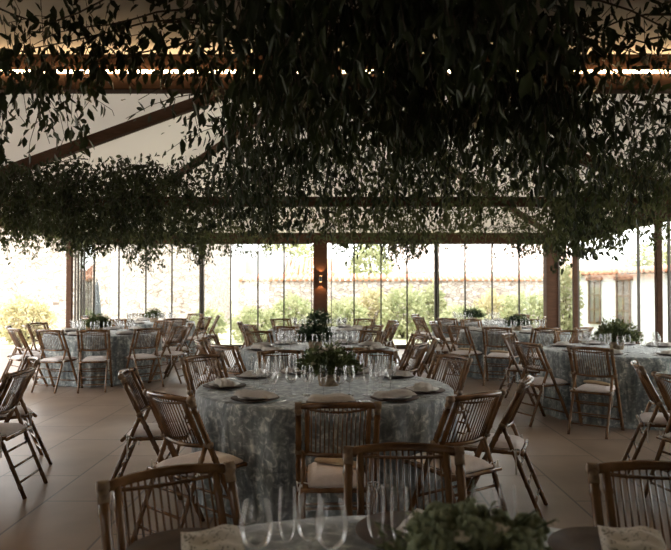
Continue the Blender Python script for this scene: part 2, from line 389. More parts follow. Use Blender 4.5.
h2 = empty('garden_house', (-3.0,30.6,-.16)); tag(h2, 'white house with a red tiled roof behind the garden wall, left of the middle column', 'building')
b = MB(); b.box(-1.6,.6,0,4,0,3.4); b.build('wall', M['white_wall'], h2)
b = MB(); b.box(-1.2,-.75,-.05,0,2.3,3.0); b.build('window', M['plate'], h2)
b = MB(); tilted_tiles(b, .6, 3.2, -.3, 2.3, 2, 3.1); b.build('roof', M['terracotta'], h2)
b = MB(); b.box(.6,3.2,0,4,0,2.28); b.build('side_wall', M['white_wall'], h2)
h3 = empty('far_house', (4.6,33,-.16)); tag(h3, 'low house with a long pale red roof far behind the garden wall at right', 'building')
b = MB(); b.box(-1.5,8,0,5,0,2.5); b.build('wall', M['white_wall'], h3)
b = MB(); tilted_tiles(b, -1.8, 8.3, -.4, 2.5, 2.6, 4.0, .3); b.build('roof', M['pale_tile'], h3)
# white house through the right wall
ang = math.atan2(1.3, -.32)
wh = empty('white_house', (8.0, 18.8, -.16), 0); tag(wh, 'white house with two brown shuttered windows seen through the right glass wall', 'building')
def whp(t, off, z): # t along wall towards the camera from far corner
    d = Vector((.24,-.97,0)); nrm = Vector((.97,.24,0))
    p = Vector((-.38,1.6,0)) + d*t + nrm*off; return (p.x, p.y, z)
def wbox(b, t0, t1, o0, o1, z0, z1):
    vs = [whp(t0,o0,z0),whp(t1,o0,z0),whp(t1,o1,z0),whp(t0,o1,z0),whp(t0,o0,z1),whp(t1,o0,z1),whp(t1,o1,z1),whp(t0,o1,z1)]
    b.add(vs, [(0,3,2,1),(4,5,6,7),(0,1,5,4),(1,2,6,5),(2,3,7,6),(3,0,4,7)])
b = MB(); wbox(b, 0, 7, 0, 5, 0, 2.10); b.build('wall', M['white_wall'], wh)
b = MB(); wbox(b, -.15, 7.15, -.22, .1, 2.04, 2.10); b.build('eaves', M['oak'], wh)
b = MB()
for i in range(34):
    t = -.1 + i*.215; b.tube([whp(t,-.28,2.13), whp(t,3.4,2.36)], .075, 6)
b.build('roof', M['terracotta'], wh)
for t in (.55, 1.85):
    wi = MB(); wbox(wi, t, t+.52, -.03, .02, .62, 1.86); f = wi.build('window', M['windowdark'], wh)
    wi = MB()
    for a0, a1, z0, z1 in ((t-.04,t+.02,.58,1.9),(t+.5,t+.56,.58,1.9),(t+.24,t+.28,.62,1.86),(t,t+.52,1.0,1.04),(t,t+.52,1.42,1.46),(t,t+.52,.58,.64)):
        wbox(wi, a0, a1, -.06, -.03, z0, z1)
    wi.build('frame', M['oak'], f)
    wi = MB(); wbox(wi, t-.1, t+.62, -.08, .0, 1.88, 1.98); wi.build('lintel', M['oak'], f)

def leaf_arrays(P, D, L, W, fold=.25, U=None):
    """P base points, D directions, L lengths, W widths -> verts, faces (two triangles-pairs, folded leaf)"""
    N = len(P)
    D = D / np.linalg.norm(D, axis=1, keepdims=True)
    A = rng.normal(size=(N,3)) if U is None else U
    S = np.cross(D, A); S /= np.linalg.norm(S, axis=1, keepdims=True) + 1e-9
    Nn = np.cross(S, D)
    L = L[:,None]; W = W[:,None]
    v0 = P; v1 = P + D*L*.32 + S*W*.5 + Nn*W*fold; v2 = P + D*L*.72 + S*W*.36 + Nn*W*fold*.6
    v3 = P + D*L + Nn*W*-.15; v4 = P + D*L*.72 - S*W*.36 + Nn*W*fold*.6; v5 = P + D*L*.32 - S*W*.5 + Nn*W*fold
    V = np.stack([v0,v1,v2,v3,v4,v5], axis=1).reshape(-1,3)
    o = np.arange(N)[:,None]*6
    Fc = np.concatenate([o+np.array([0,1,2,3]), o+np.array([0,3,4,5])], axis=1).reshape(-1,4)
    return V, Fc
def fast_mesh(name, V, Fc, m):
    me = bpy.data.meshes.new(name); me.vertices.add(len(V)); me.vertices.foreach_set('co', V.astype(np.float32).ravel())
    me.loops.add(Fc.size); me.loops.foreach_set('vertex_index', Fc.astype(np.int32).ravel())
    me.polygons.add(len(Fc)); me.polygons.foreach_set('loop_start', np.arange(0, Fc.size, 4, dtype=np.int32))
    me.update(calc_edges=True); me.materials.append(m); return me
def link_mesh(name, me, parent=None):
    o = bpy.data.objects.new(name, me); COL.objects.link(o)
    if parent: o.parent = parent
    return o

def bush(x, y, w, h, label, mt='bush', n=1500, name='garden_shrub', ls=.16, z0=-.16, trunk=False):
    if not trunk and w > .8: h *= .82
    r = empty(name, (x,y,z0)); tag(r, label, 'tree' if trunk else 'shrub')
    u = rng.normal(size=(n,3)); u /= np.linalg.norm(u, axis=1, keepdims=True)
    rad = rng.uniform(.55,1.05,n)[:,None] * (1 + .18*np.sin(u[:,:1]*7+x)*np.cos(u[:,2:]*6+y))
    cz = h*.55 if not trunk else h*.7
    hz = h*.5 if not trunk else h*.33
    P = u*rad*np.array([w/2, w/2, hz]) + np.array([0,0,cz])
    P[:,2] = np.maximum(P[:,2], .05)
    V, Fc = leaf_arrays(P, u + rng.normal(size=(n,3))*.7, rng.uniform(.6,1.2,n)*ls, rng.uniform(.4,.6,n)*ls)
    link_mesh('foliage', fast_mesh('foliage', V, Fc, M[mt]), r)
    b = MB()
    if trunk: b.tube([(0,0,0),(.05,0,h*.5),(0,.05,h*.8)], [.14,.1,.05], 8)
    else:
        for k in range(5):
            t = k*1.3; b.tube([(0,0,0),(w*.12*math.cos(t),w*.12*math.sin(t),h*.3),(w*.3*math.cos(t),w*.3*math.sin(t),h*.75)], [.03,.02,.01], 6)
    b.build('trunk' if trunk else 'stem', M['twig'], r)
bush(px2x(26,19.5), 19.5, 1.5, 1.55, 'pale yellow green shrub beyond the open left side', 'yellow_bush', 1600)
bush(px2x(207,21), 21, 1.1, 1.1, 'small light green shrub left of the far wall strip of lawn', n=900)
bush(px2x(258,20), 20, 1.5, 1.15, 'low spreading green shrub behind the glass left of the middle column', n=1400)
bush(px2x(292,22.3), 22.3, 1.5, 1.6, 'taller light green shrub just left of the middle column', n=1500)
bush(px2x(345,20.5), 20.5, 1.4, 1.5, 'light green shrub just right of the middle column', n=1500)
bush(px2x(372,23), 23, 1.0, 1.9, 'yellowish shrub by the garden wall right of the middle column', 'yellow_bush', 1100)
bush(px2x(402,21.6), 21.6, 1.5, 1.9, 'broad pale shrub in the middle of the right half of the glass wall', n=1800)
bush(px2x(432,23.1), 23.1, .9, 2.1, 'upright green shrub left of the double mullion', n=1200)
bush(px2x(462,20.6), 20.6, 1.6, 1.2, 'low round shrub right of the double mullion', n=1400)
bush(px2x(492,23), 23, 1.3, 1.7, 'yellow green shrub against the garden wall at right', 'yellow_bush', 1300)
bush(px2x(528,21.3), 21.3, 1.7, 1.7, 'wide green shrub behind the glass left of the corner column', n=1800)
bush(px2x(566,18.6), 18.6, .7, 2.2, 'narrow green shrub between the corner column and the white house', n=1300)
bush(px2x(290,38), 38, 3.2, 4.8, 'round green tree far behind the small house', n=2200, name='garden_tree', trunk=True, ls=.22)
bush(px2x(370,31), 31, 1.9, 3.7, 'pale green tree far behind the garden wall, right of the middle column', n=1600, name='garden_tree', trunk=True, ls=.22)
bush(px2x(655,26), 26, 2.2, 3.4, 'tree rising behind the white house', n=1200, name='garden_tree', trunk=True, ls=.22)
# closed parasol
pr = empty('closed_parasol', (px2x(97,17.2), 17.2, -.16)); tag(pr, 'closed dark grey parasol standing outside behind the far left corner', 'parasol')
b = MB(); b.lathe([(.02,0),(.02,1.9)], 10, cap=True); b.build('pole', M['darkmetal'], pr)
b = MB(); b.lathe([(.16,.55),(.13,.9),(.09,1.3),(.05,1.7),(.015,1.85)], 14); b.build('canopy', M['pot'], pr)
b = MB(); b.lathe([(.25,0),(.25,.06),(.05,.09)], 20, cap=True); b.build('base', M['darkmetal'], pr)

# ------------------------------------------------------------------ bamboo folding chair
def ypost(z): return -.24 + (.88 - z) * (.42/.88)     # long post: top leans back, foot goes forward
ZP = .60
def make_chair():
    r = empty('folding_chair')
    for sx in (-1,1):
        x = sx*.212
        b = MB(); b.tube([(x,ypost(0),0),(x,ypost(.3),.3),(x,ypost(.88),.875)], .0172, 8, nodes=.17)
        b.build('leg', M['bamboo'], r)
        x2 = sx*.186
        b = MB(); b.tube([(x2,-.36,0),(x2,ypost(ZP)-.005,ZP)], .0145, 8, nodes=.17)
        b.build('leg', M['bamboo'], r)
    # backrest: inner frame, curved rails, slender slats
    b = MB()
    def bow(x, k): return -k*(1-(x/.212)**2)
    def rail(z, k, rad, lift=0):
        pts = [(x, ypost(z)+bow(x,k), z+lift*(1-(x/.212)**2)) for x in np.linspace(-.214,.214,9)]
        b.tube(pts, rad, 8)
    rail(.872, .045, .0175, .012); rail(.60, .045, .0135, -.012)
    for sx in (-1,1):
        x = sx*.165
        b.tube([(x, ypost(.60)+bow(x,.045), .60),(x, ypost(.872)+bow(x,.045), .875)], .0145, 8, nodes=.15)
    for i in range(13):
        x = -.142 + .284*i/12
        b.tube([(x, ypost(.60)+bow(x,.045), .592),(x, ypost(.872)+bow(x,.045), .882)], .0042, 5)
    # second thin rail under the top one
    pts = [(x, ypost(.85)+bow(x,.04), .858-.014*(1-(x/.165)**2)) for x in np.linspace(-.165,.165,7)]
    b.tube(pts, .007, 6)
    b.build('backrest', M['bamboo'], r)
    # seat frame
    b = MB(); z = .425
    b.tube([(-.168,-.215,z),(-.168,.20,z)], .013, 8, nodes=.2); b.tube([(.168,-.215,z),(.168,.20,z)], .013, 8, nodes=.2)
    b.tube([(-.2,-.235,z),(.2,-.235,z)], .013, 8, nodes=.2); b.tube([(-.18,.20,z),(.18,.20,z)], .013, 8, nodes=.2)
    for i in range(9):
        y = -.19+.37*i/8; b.tube([(-.16,y,z+.004),(.16,y,z+.004)], .007, 5)
    b.build('seat', M['bamboo'], r)
    # stretchers: one part each
    for (y, z, hw) in ((-.36*1+.26*.18, .11, .18), (-.36+.26*.36, .215, .18), (-.36+.26*.55, .325, .18), (ypost(.12), .12, .207), (ypost(.26), .26, .207)):
        b = MB(); b.tube([(-hw,y,z),(hw,y,z)], .0085, 6); b.build('stretcher', M['bamboo'], r)
    # bindings at the joints
    for sx in (-1,1):
        x = sx*.212
        for zz in (.875, .605):
            b = MB(); b.tube([(x-.018,ypost(zz)-.002,zz),(x+.018,ypost(zz)-.002,zz)], .021, 8)
            if zz > .8: b.tube([(x,ypost(.83),.83),(x,ypost(.87),.87)], .0195, 8)
            b.build('binding', M['binding'], r)
    # cushion
    b = MB(); N = 10; vs = []; fs = []
    def cz(u, v, top):
        e = (1-abs(u)**5)*(1-abs(v)**5)
        return .437 + (.034 if top else 0) * max(e,0)**.5 + (.012 if top else 0)
    for top in (0,1):
        for i in range(N+1):
            for j in range(N+1):
                u = 2*i/N-1; v = 2*j/N-1; q = 1 - .04*(abs(u*v))**4
                vs.append((u*.163*q if abs(v)>-9 else 0, -.01+v*.215*q, cz(u,v,top)))
    K = (N+1)**2
    for i in range(N):
        for j in range(N):
            a = i*(N+1)+j; fs.append((a,a+1,a+N+2,a+N+1)); fs.append((K+a,K+a+N+1,K+a+N+2,K+a+1))
    for i in range(N):
        for a, c in ((i*(N+1),(i+1)*(N+1)),(i*(N+1)+N,(i+1)*(N+1)+N),(i,i+1),(N*(N+1)+i,N*(N+1)+i+1)): fs.append((a,c,K+c,K+a))
    b.add(vs, fs, True); cu = b.build('cushion', M['cushion'], r)
    # ribbons tied to the rear legs, loose tails
    for sx in (-1,1):
        b = MB(); x = sx*.19; y = -.36+.26*.74; z = .445
        b.tube([(sx*.15,-.2,.45),(x,y-.012,z+.01),(sx*.214,y,z),(x,y+.02,z-.005)], .004, 5)
        b.tube([(x+sx*.01,y-.015,z),(x+sx*.03,y-.03,z+.02),(x+sx*.025,y-.035,z-.03),(x+sx*.012,y-.02,z-.005)], .0045, 5)
        b.tube([(x+sx*.01,y-.02,z),(x+sx*.02,y-.03,z-.06),(x+sx*.012,y-.03,z-.15)], .005, 5)
        b.tube([(x+sx*.005,y-.02,z),(x-sx*.012,y-.03,z-.05),(x-sx*.006,y-.03,z-.11)], .005, 5)
        b.build('ribbon', M['ribbon'], cu)
    return r
chair0 = make_chair()
CH_USED = [False]; LABELS = {}
def uniq(l):
    LABELS[l] = LABELS.get(l, 0) + 1
    if LABELS[l] > 1: print('DUP LABEL', l, LABELS[l])
    return l
def side_word(a):
    a = a % 360
    W = [(0,'right'),(22,'right, set slightly back'),(45,'rear right'),(72,'rear, right of centre'),(90,'rear centre'),(108,'rear, left of centre'),(135,'rear left'),
         (158,'left, set slightly back'),(180,'left'),(200,'left, set slightly forward'),(225,'front left'),(248,'front, left of centre'),(270,'front centre'),(290,'front, right of centre'),
         (312,'front right'),(338,'right, set slightly forward')]
    return min(W, key=lambda w: min(abs(a-w[0]), 360-abs(a-w[0])))[1]
def place_chair(cx, cy, ang, R, tdesc, tgroup, extra=None, jit=0):
    a = math.radians(ang); x = cx + R*math.cos(a); y = cy + R*math.sin(a)
    o = chair0 if not CH_USED[0] else copy_tree(chair0); CH_USED[0] = True
    o.location = (x, y, 0); o.rotation_euler = (0,0, a + PI/2 + math.radians(jit))
    tag(o, uniq(extra or ('bamboo folding chair, %s side of %s' % (side_word(ang), tdesc))), 'chair', tgroup)
    return o

# folded beige cloth on a seat
def folded_cloth_mesh():
    b = MB(); N = 12; vs = []; fs = []
    for i in range(N+1):
        t = i/N; x = -.14+.28*t; w = .035 + .012*math.sin(t*9)*.5 - .012*abs(2*t-1)**3*1.5
        z = .008*math.sin(t*5)
        for k in range(10):
            q = 2*PI*k/10; vs.append((x, w*math.cos(q)+.02*math.sin(t*3), .017+z*.3+.015*math.sin(q)*(1-.3*abs(2*t-1)**4)))
    for i in range(N):
        for k in range(10): fs.append((i*10+k, i*10+(k+1)%10, (i+1)*10+(k+1)%10, (i+1)*10+k))
    fs.append(tuple(reversed(range(10)))); fs.append(tuple(range(N*10,(N+1)*10)))
    b.add(vs, fs, True); return b.mesh('folded_cloth', M['beige'])
FCM = folded_cloth_mesh()
def seat_cloth(ch, label, rot=-.35, dx=0, dy=0):
    o = link_mesh('folded_cloth', FCM); o.scale = (1.05,1.3,1.2); th = ch.rotation_euler.z
    p = Matrix.Rotation(th, 3, 'Z') @ Vector((dx, dy, .479))
    o.location = (ch.location.x+p.x, ch.location.y+p.y, p.z); o.rotation_euler = (0,0,th+rot)
    tag(o, uniq(label), 'cloth', 'beige cloths folded on the chair seats')

# ------------------------------------------------------------------ tables
TH = .76
def cloth_mesh(r, seed):
    rd = random.Random(seed); b = MB(); n = 144
    ph = [rd.uniform(0,6.28) for _ in range(4)]
    def pl(t, k): return (math.sin(9*t+ph[0])*.4 + math.sin(19*t+ph[1]+1.5*math.sin(3*t+ph[3]))*.8 + math.sin(31*t+ph[2]+math.sin(5*t))*.4) * k
    rings = [(0.001,TH),(r*.5,TH),(r*.93,TH),(r-.006,TH-.001),(r+.004,TH-.012),(r+.007,TH-.05)]
    vs = []; fs = []
    for q, z in rings:
        for k in range(n):
            t = 2*PI*k/n; vs.append((q*math.cos(t), q*math.sin(t), z))
    for z, k_, fl in ((.66,.010,.012),(.56,.016,.01),(.42,.022,.006),(.25,.022,.002),(.08,.026,.0),(.015,.03,.01),(.004,.03,.035)):
        for k in range(n):
            t = 2*PI*k/n; q = r + fl + pl(t, k_*1.25); vs.append((q*math.cos(t), q*math.sin(t), z + (.006*math.sin(13*t) if .01<z<.02 else 0)))
    m = len(vs)//n
    for i in range(m-1):
        for k in range(n): fs.append((i*n+k, (i+1)*n+k, (i+1)*n+(k+1)%n, i*n+(k+1)%n))
    b.add(vs, fs, True); return b.mesh('tablecloth', M['damask'])
def wineglass(parts=False):
    prof_b = [(.004,.088),(.016,.092),(.028,.105),(.036,.128),(.037,.15),(.033,.18),(.029,.205)]
    prof_s = [(.0045,.004),(.0035,.02),(.0035,.075),(.005,.088)]
    prof_f = [(.001,.006),(.012,.004),(.033,.0015),(.034,.0)]
    return [('bowl',prof_b),('stem',prof_s),('foot',prof_f)]
def flute():
    return [('bowl',[(.004,.085),(.012,.09),(.02,.11),(.024,.14),(.024,.18),(.021,.222)]),('stem',[(.0045,.004),(.0035,.02),(.0035,.07),(.005,.085)]),('foot',[(.001,.006),(.012,.004),(.03,.0015),(.031,.0)])]
def balloon():
    return [('bowl',[(.004,.082),(.02,.086),(.034,.10),(.043,.13),(.043,.15),(.037,.18),(.033,.20)]),('stem',[(.0045,.004),(.0035,.02),(.0035,.07),(.005,.082)]),('foot',[(.001,.006),(.012,.004),(.035,.0015),(.036,.0)])]
GL = {}
for nm, fn in (('wine_glass',wineglass),('champagne_flute',flute),('water_goblet',balloon)):
    ps = fn(); b = MB()
    for _, p in ps: b.lathe(p, 16)
    whole = b.mesh(nm, M['glass']); sep = []
    for pn, p in ps:
        b = MB(); b.lathe(p, 24); sep.append((pn, b.mesh(pn, M['glass'])))
    GL[nm] = (whole, sep)
def put_glass(kind, x, y, desc, group, detailed):
    w, sep = GL[kind]
    if detailed:
        o = empty(kind, (x,y,TH+.0005))
        for pn, me in sep: link_mesh(pn, me, o)
    else:
        o = link_mesh(kind, w); o.location = (x,y,TH+.0005)
    o.rotation_euler = (0,0,random.uniform(0,6))
    tag(o, desc, 'glass', group)
# charger + plate + napkin + cutlery meshes
b = MB(); b.lathe([(.001,.002),(.10,.002),(.155,.010),(.162,.014),(.160,.017),(.10,.008),(.001,.008)], 40); CHG = b.mesh('charger_plate', M['charger'])
b = MB(); b.lathe([(.001,.0),(.07,.0),(.115,.012),(.118,.016),(.07,.006),(.001,.006)], 36); PLT = b.mesh('dinner_plate', M['plate'])
def napkin_mesh(printed_=False, seed=0):
    rd = random.Random(seed); b = MB(); vs = []; fs = []; N = 16; K = 10
    L = .30 if not printed_ else .17; W = .13 if not printed_ else .17
    th = .028 if not printed_ else .010
    for top in (0,1):
        for i in range(N+1):
            for j in range(K+1):
                u = 2*i/N-1; v = 2*j/K-1
                e = max((1-abs(u)**6)*(1-abs(v)**4),0)**.5
                z = (th*e + .006*math.sin(v*7+u*2)*e + .004*math.sin(u*5)*e) if top else 0
                dr = -.004*max(0,abs(u)-.6)
                ww = W/2*(1-.12*u*u) if not printed_ else W/2
                vs.append((u*L/2, v*ww + .012*math.sin(u*3), z+dr+.002))
    Q = (N+1)*(K+1)
    for i in range(N):
        for j in range(K):
            a = i*(K+1)+j; fs.append((a,a+1,a+K+2,a+K+1)); fs.append((Q+a,Q+a+K+1,Q+a+K+2,Q+a+1))
    for i in range(N):
        for a, c in ((i*(K+1),(i+1)*(K+1)),(i*(K+1)+K,(i+1)*(K+1)+K)): fs.append((a,c,Q+c,Q+a))
    for j in range(K):
        for a, c in ((j,j+1),(N*(K+1)+j,N*(K+1)+j+1)): fs.append((a,c,Q+c,Q+a))
    b.add(vs, fs, True); return b.mesh('napkin', M['printed' if printed_ else 'napkin'])
NAP = napkin_mesh(); NAPP = napkin_mesh(True)
b = MB()
b.add([(-.003,-.1,.0),(.003,-.1,.0),(.0045,.02,.0),(-.0045,.02,.0),(-.003,-.1,.004),(.003,-.1,.004),(.0045,.02,.004),(-.0045,.02,.004)],[(0,3,2,1),(4,5,6,7),(0,1,5,4),(1,2,6,5),(2,3,7,6),(3,0,4,7)])
b.box(-.011,.011,.02,.045,.0,.004)
for k in range(4): b.box(-.0105+.0062*k,-.0105+.0062*k+.0028,.045,.1,.0,.003)
FORK = b.mesh('fork', M['steel'])
b = MB(); b.box(-.005,.005,-.1,0,0,.006); b.add([(-.006,0,0),(.006,0,0),(.010,.06,0),(-.004,.11,0),(-.006,0,.003),(.006,0,.003),(.010,.06,.002),(-.004,.11,.002)],[(0,3,2,1),(4,5,6,7),(0,1,5,4),(1,2,6,5),(2,3,7,6),(3,0,4,7)])
KNIFE = b.mesh('knife', M['steel'])

def centrepiece(x, y, w, h, label, dark=False, seed=0, flowers=8, sage=0, detail=1.0, lm=None, fl=1.0):
    rd = random.Random(seed)
    r = empty('floral_centrepiece', (x,y,TH+.001)); tag(r, uniq(label), 'flower arrangement', 'leafy centrepieces on the round tables')
    b = MB(); b.lathe([(.05,0),(.075,.0),(.085,.05),(.088,.09),(.08,.09),(.07,.02),(.001,.02)], 20); b.build('bowl', M['vessel'], r)
    n = int(2600*detail)
    u = rng.normal(size=(n,3)); u[:,2] = np.abs(u[:,2])*.9+.02; u /= np.linalg.norm(u, axis=1, keepdims=True)
    rad = rng.uniform(.35,1.0,n)[:,None]*(1+.25*np.sin(u[:,:1]*9+seed)*np.cos(u[:,1:2]*8))
    P = u*rad*np.array([w/2,w/2,h*.8]) + np.array([0,0,.10]); 
    P[:,2] = np.maximum(P[:,2], .03 + .08*(np.hypot(P[:,0],P[:,1])<.1))
    V, Fc = leaf_arrays(P, u+rng.normal(size=(n,3))*.55, rng.uniform(.5,1.2,n)*.045*fl, rng.uniform(.6,1.2,n)*.019*fl)
    link_mesh('leaves', fast_mesh('leaves', V, Fc, M[lm or ('dark_fern' if dark else 'fern')]), r)
    # fern fronds arching out
    Ps=[];Ds=[];Ls=[]; b = MB()
    for k in range(int(22*detail)+4):
        t = rd.uniform(0,6.28); L = rd.uniform(.6,1.15)*w*.6; el = rd.uniform(.0,1.0)
        pts = []
        for i in range(15):
            q = i/14; hr = L*q*math.cos(el); zz = .10 + L*math.sin(el)*q - .16*q*q*L/ .3*.3
            zz = max(zz, .012); p = Vector((hr*math.cos(t), hr*math.sin(t), zz)); pts.append(p)
            if i > 2:
                for s in (-1,1):
                    Ps.append(p); a = t + s*1.05; Ds.append((math.cos(a), math.sin(a), -.12)); Ls.append(.055*(1-q*.75))
        b.tube(pts, .0018, 4)
    b.build('stems', M['dark_fern'], r)
    Ps=np.array(Ps);Ds=np.array(Ds)+rng.normal(size=(len(Ds),3))*.08;Ls=np.array(Ls)
    V, Fc = leaf_arrays(Ps, Ds, Ls, Ls*.3, .1, U=np.tile([0,0,1.0],(len(Ps),1))); link_mesh('fern_fronds', fast_mesh('fern_fronds', V, Fc, M['fern']), r)
    for k in range(flowers):
        t = rd.uniform(0,6.28); q = rd.uniform(.25,.85); el = rd.uniform(.3,1.2)
        c = (w/2*q*math.cos(t)*math.cos(el)*1.2, w/2*q*math.sin(t)*math.cos(el)*1.2, .11+h*.75*math.sin(el)); b = MB()
        b.blob(c, (.02,.02,.014), 8, 5, k, .12)
        for m_ in range(6):
            a = m_*PI/3; b.blob((c[0]+.018*math.cos(a), c[1]+.018*math.sin(a), c[2]+.002), (.013,.013,.006), 7, 4, k*9+m_, .1)
        b.build('flower', M['flower'], r)
    for k in range(sage):
        t = 6.283*k/sage*1.0 + rd.uniform(-.3,.3); q = rd.uniform(.25,.9)
        c = Vector((w/2*q*math.cos(t), w/2*q*math.sin(t)*.8, .15+.06*(1-q)+rd.uniform(0,.03))); b = MB()
        b.blob(c, .03, 10, 7, k, .1)
        for m_ in range(60):
            d = Vector((rd.gauss(0,1),rd.gauss(0,1),rd.gauss(0,1))).normalized(); b.blob(c+d*.035, .0085, 6, 4, m_, .2)
        b.build('green_bloom', M['sage'], r)
    return r

TABLES = [
 # key, x, y, r, desc, group, chair angles
 ('main', -.08, 4.93, .95, 'the large middle table', [274,233,184,141,108,72,40,339,309]),
 ('mid', -.22, 8.0, .92, 'the second centre table', [284,226,196,166,128,60,22,350,322]),
 ('far', -.28, 11.7, .92, 'the last centre table', [250,216,184,124,52,18,334,308]),
 ('left', -3.85, 10.85, .92, 'the left table', [284,258,226,198,160,100,62,20,344,317]),
 ('left2', -4.0, 14.2, .92, 'the far left table', [225,262,305,335,10,60,120,180]),
 ('right', 3.45, 7.85, .92, 'the right table', [234,203,143,95,66,290,30]),
 ('right2', 3.1, 11.35, .92, 'the table before the corner column', [244,216,188,160,274,302,335,60,110]),
 ('right3', 3.07, 14.3, .92, 'the farthest right table', [200,235,150,340,30]),
 ('edgeL', -3.76, 4.8, .92, 'the table just outside the left edge', [2,38,332]),
 ('edgeR', 3.77, 4.75, .92, 'the table just outside the right edge', [156,188]),
]
chairs = {}
GLASSK = ['wine_glass','champagne_flute','water_goblet']
for ti, (key, tx, ty, tr_, desc, angs) in enumerate(TABLES):
    t = empty('round_table', (tx,ty,0)); tag(t, uniq('round banquet table hidden under its cloth, ' + desc), 'table', 'round banquet tables')
    b = MB(); b.lathe([(.001,TH-.03),(tr_-.03,TH-.03),(tr_-.025,TH-.02),(tr_-.03,TH-.008),(.001,TH-.008)], 48); b.build('tabletop', M['oak'], t)
    for k in range(4):
        a = k*PI/2+.6; b = MB(); b.tube([(.55*math.cos(a),.55*math.sin(a),0),(.5*math.cos(a),.5*math.sin(a),TH-.03)], .02, 8); b.build('leg', M['oak'], t)
    c = link_mesh('tablecloth', cloth_mesh(tr_, ti)); c.location = (tx,ty,0)
    tag(c, uniq('grey blue damask cloth falling to the floor over ' + desc), 'tablecloth', 'damask tablecloths')
    R = tr_ + .265
    for a in angs:
        sx = {'edgeL':'bamboo folding chair at the left edge, %s', 'edgeR':'bamboo folding chair at the right edge, %s'}.get(key)
        ex = None
        if sx: ex = sx % {2:'the middle one with its seat seen from behind',38:'the farther one behind the middle chair',332:'the nearest one, only a leg showing',156:'the farther one',188:'the nearer one with a white tie'}[a]
        chairs[(key,a)] = place_chair(tx, ty, a, R, desc, 'bamboo folding chairs around the tables', ex, random.uniform(-5,5))
    det = key in ('main',)
    near = key in ('main','mid','right')
    if key.startswith('edge'): pass
    place_angs = angs if key != 'main' else angs
    for a in place_angs:
        ar = math.radians(a)
        px_, py_ = tx + (tr_-.20)*math.cos(ar), ty + (tr_-.20)*math.sin(ar)
        if key.startswith('edge'): continue
        sw = side_word(a)
        o = link_mesh('charger_plate', CHG); o.location = (px_,py_,TH+.001); tag(o, uniq('dark wooden charger, %s side of %s' % (sw, desc)), 'plate', 'chargers on ' + desc)
        o = link_mesh('dinner_plate', PLT); o.location = (px_,py_,TH+.0105); tag(o, uniq('grey dinner plate, %s side of %s' % (sw, desc)), 'plate', 'dinner plates on ' + desc)
        o = link_mesh('napkin', NAP); o.location = (px_,py_,TH+.026); o.rotation_euler = (0,0,ar+PI/2+random.uniform(-.35,.35))
        tag(o, uniq('folded grey beige napkin, %s side of %s' % (sw, desc)), 'napkin', 'napkins on ' + desc)
        if near:
            for me, nm, off in ((FORK,'fork',.195),(KNIFE,'knife',-.19)):
                o = link_mesh(nm, me); o.location = (px_-off*math.sin(ar)*-1, py_+off*math.cos(ar)*-1, TH+.002); o.rotation_euler = (0,0,ar+PI/2)
                tag(o, uniq('steel %s, %s side of %s' % (nm, sw, desc)), 'cutlery', 'cutlery on ' + desc)
        # three glasses above the plate
        for k, (dr, dt) in enumerate(((.47,-.16),(.42,-.04),(.46,.09),(.52,.19))):
            if k == 3 and not near: continue
            aa = ar + dt/ .55; rr = tr_ - dr + random.uniform(-.015,.015)
            kind = GLASSK[k % 3]
            put_glass(kind, tx+rr*math.cos(aa), ty+rr*math.sin(aa), 'clear %s, %s side of %s' % (kind.replace('_',' '), sw, desc),
                      'glasses on ' + desc, det)
# centrepieces
centrepiece(-.05, 4.98, .44, .25, 'leafy fern centrepiece with small cream flowers on the large middle table', seed=3, flowers=16)
centrepiece(-.25, 8.05, .40, .27, 'dark leafy centrepiece with white flowers on the second centre table', dark=True, seed=4, flowers=24)
centrepiece(-.30, 11.7, .42, .30, 'dark centrepiece with white blooms on the last centre table', dark=True, seed=5, flowers=10, detail=.7)
centrepiece(-3.95, 10.85, .42, .24, 'green centrepiece on the left table by the open side', seed=6, flowers=6, detail=.7)
centrepiece(-3.95, 14.2, .42, .22, 'small green centrepiece on the far left table', seed=7, flowers=5, detail=.5)
centrepiece(3.40, 7.9, .52, .30, 'large light green centrepiece on the right table', seed=8, flowers=3)
centrepiece(3.15, 11.35, .42, .2, 'dark green centrepiece in front of the corner column', dark=True, seed=9, flowers=2, detail=.7)
centrepiece(3.02, 14.3, .46, .24, 'dark green centrepiece on the farthest right table', dark=True, seed=10, flowers=2, detail=.6)
# beige cloths on seats
seat_cloth(chairs[('main',274)], 'beige folded cloth on the seat of the chair in the middle of the photo', -.55, .01, .03)
seat_cloth(chairs[('right',234)], 'beige folded cloth on the chair seat at the front of the right table', -.3)
seat_cloth(chairs[('right2',244)], 'beige folded cloth on a far chair seat, right of centre', -.2)
seat_cloth(chairs[('right2',216)], 'beige folded cloth on the next chair seat further left, right of centre', .2)
seat_cloth(chairs[('edgeR',188)], 'beige folded cloth on the chair seat at the right edge of the photo', .3)
seat_cloth(chairs[('edgeL',2)], 'beige folded cloth on the chair seat at the left edge of the photo', .3)
seat_cloth(chairs[('main',309)], 'beige folded cloth on the seat of the chair right of the middle chair', .5, 0, .03)

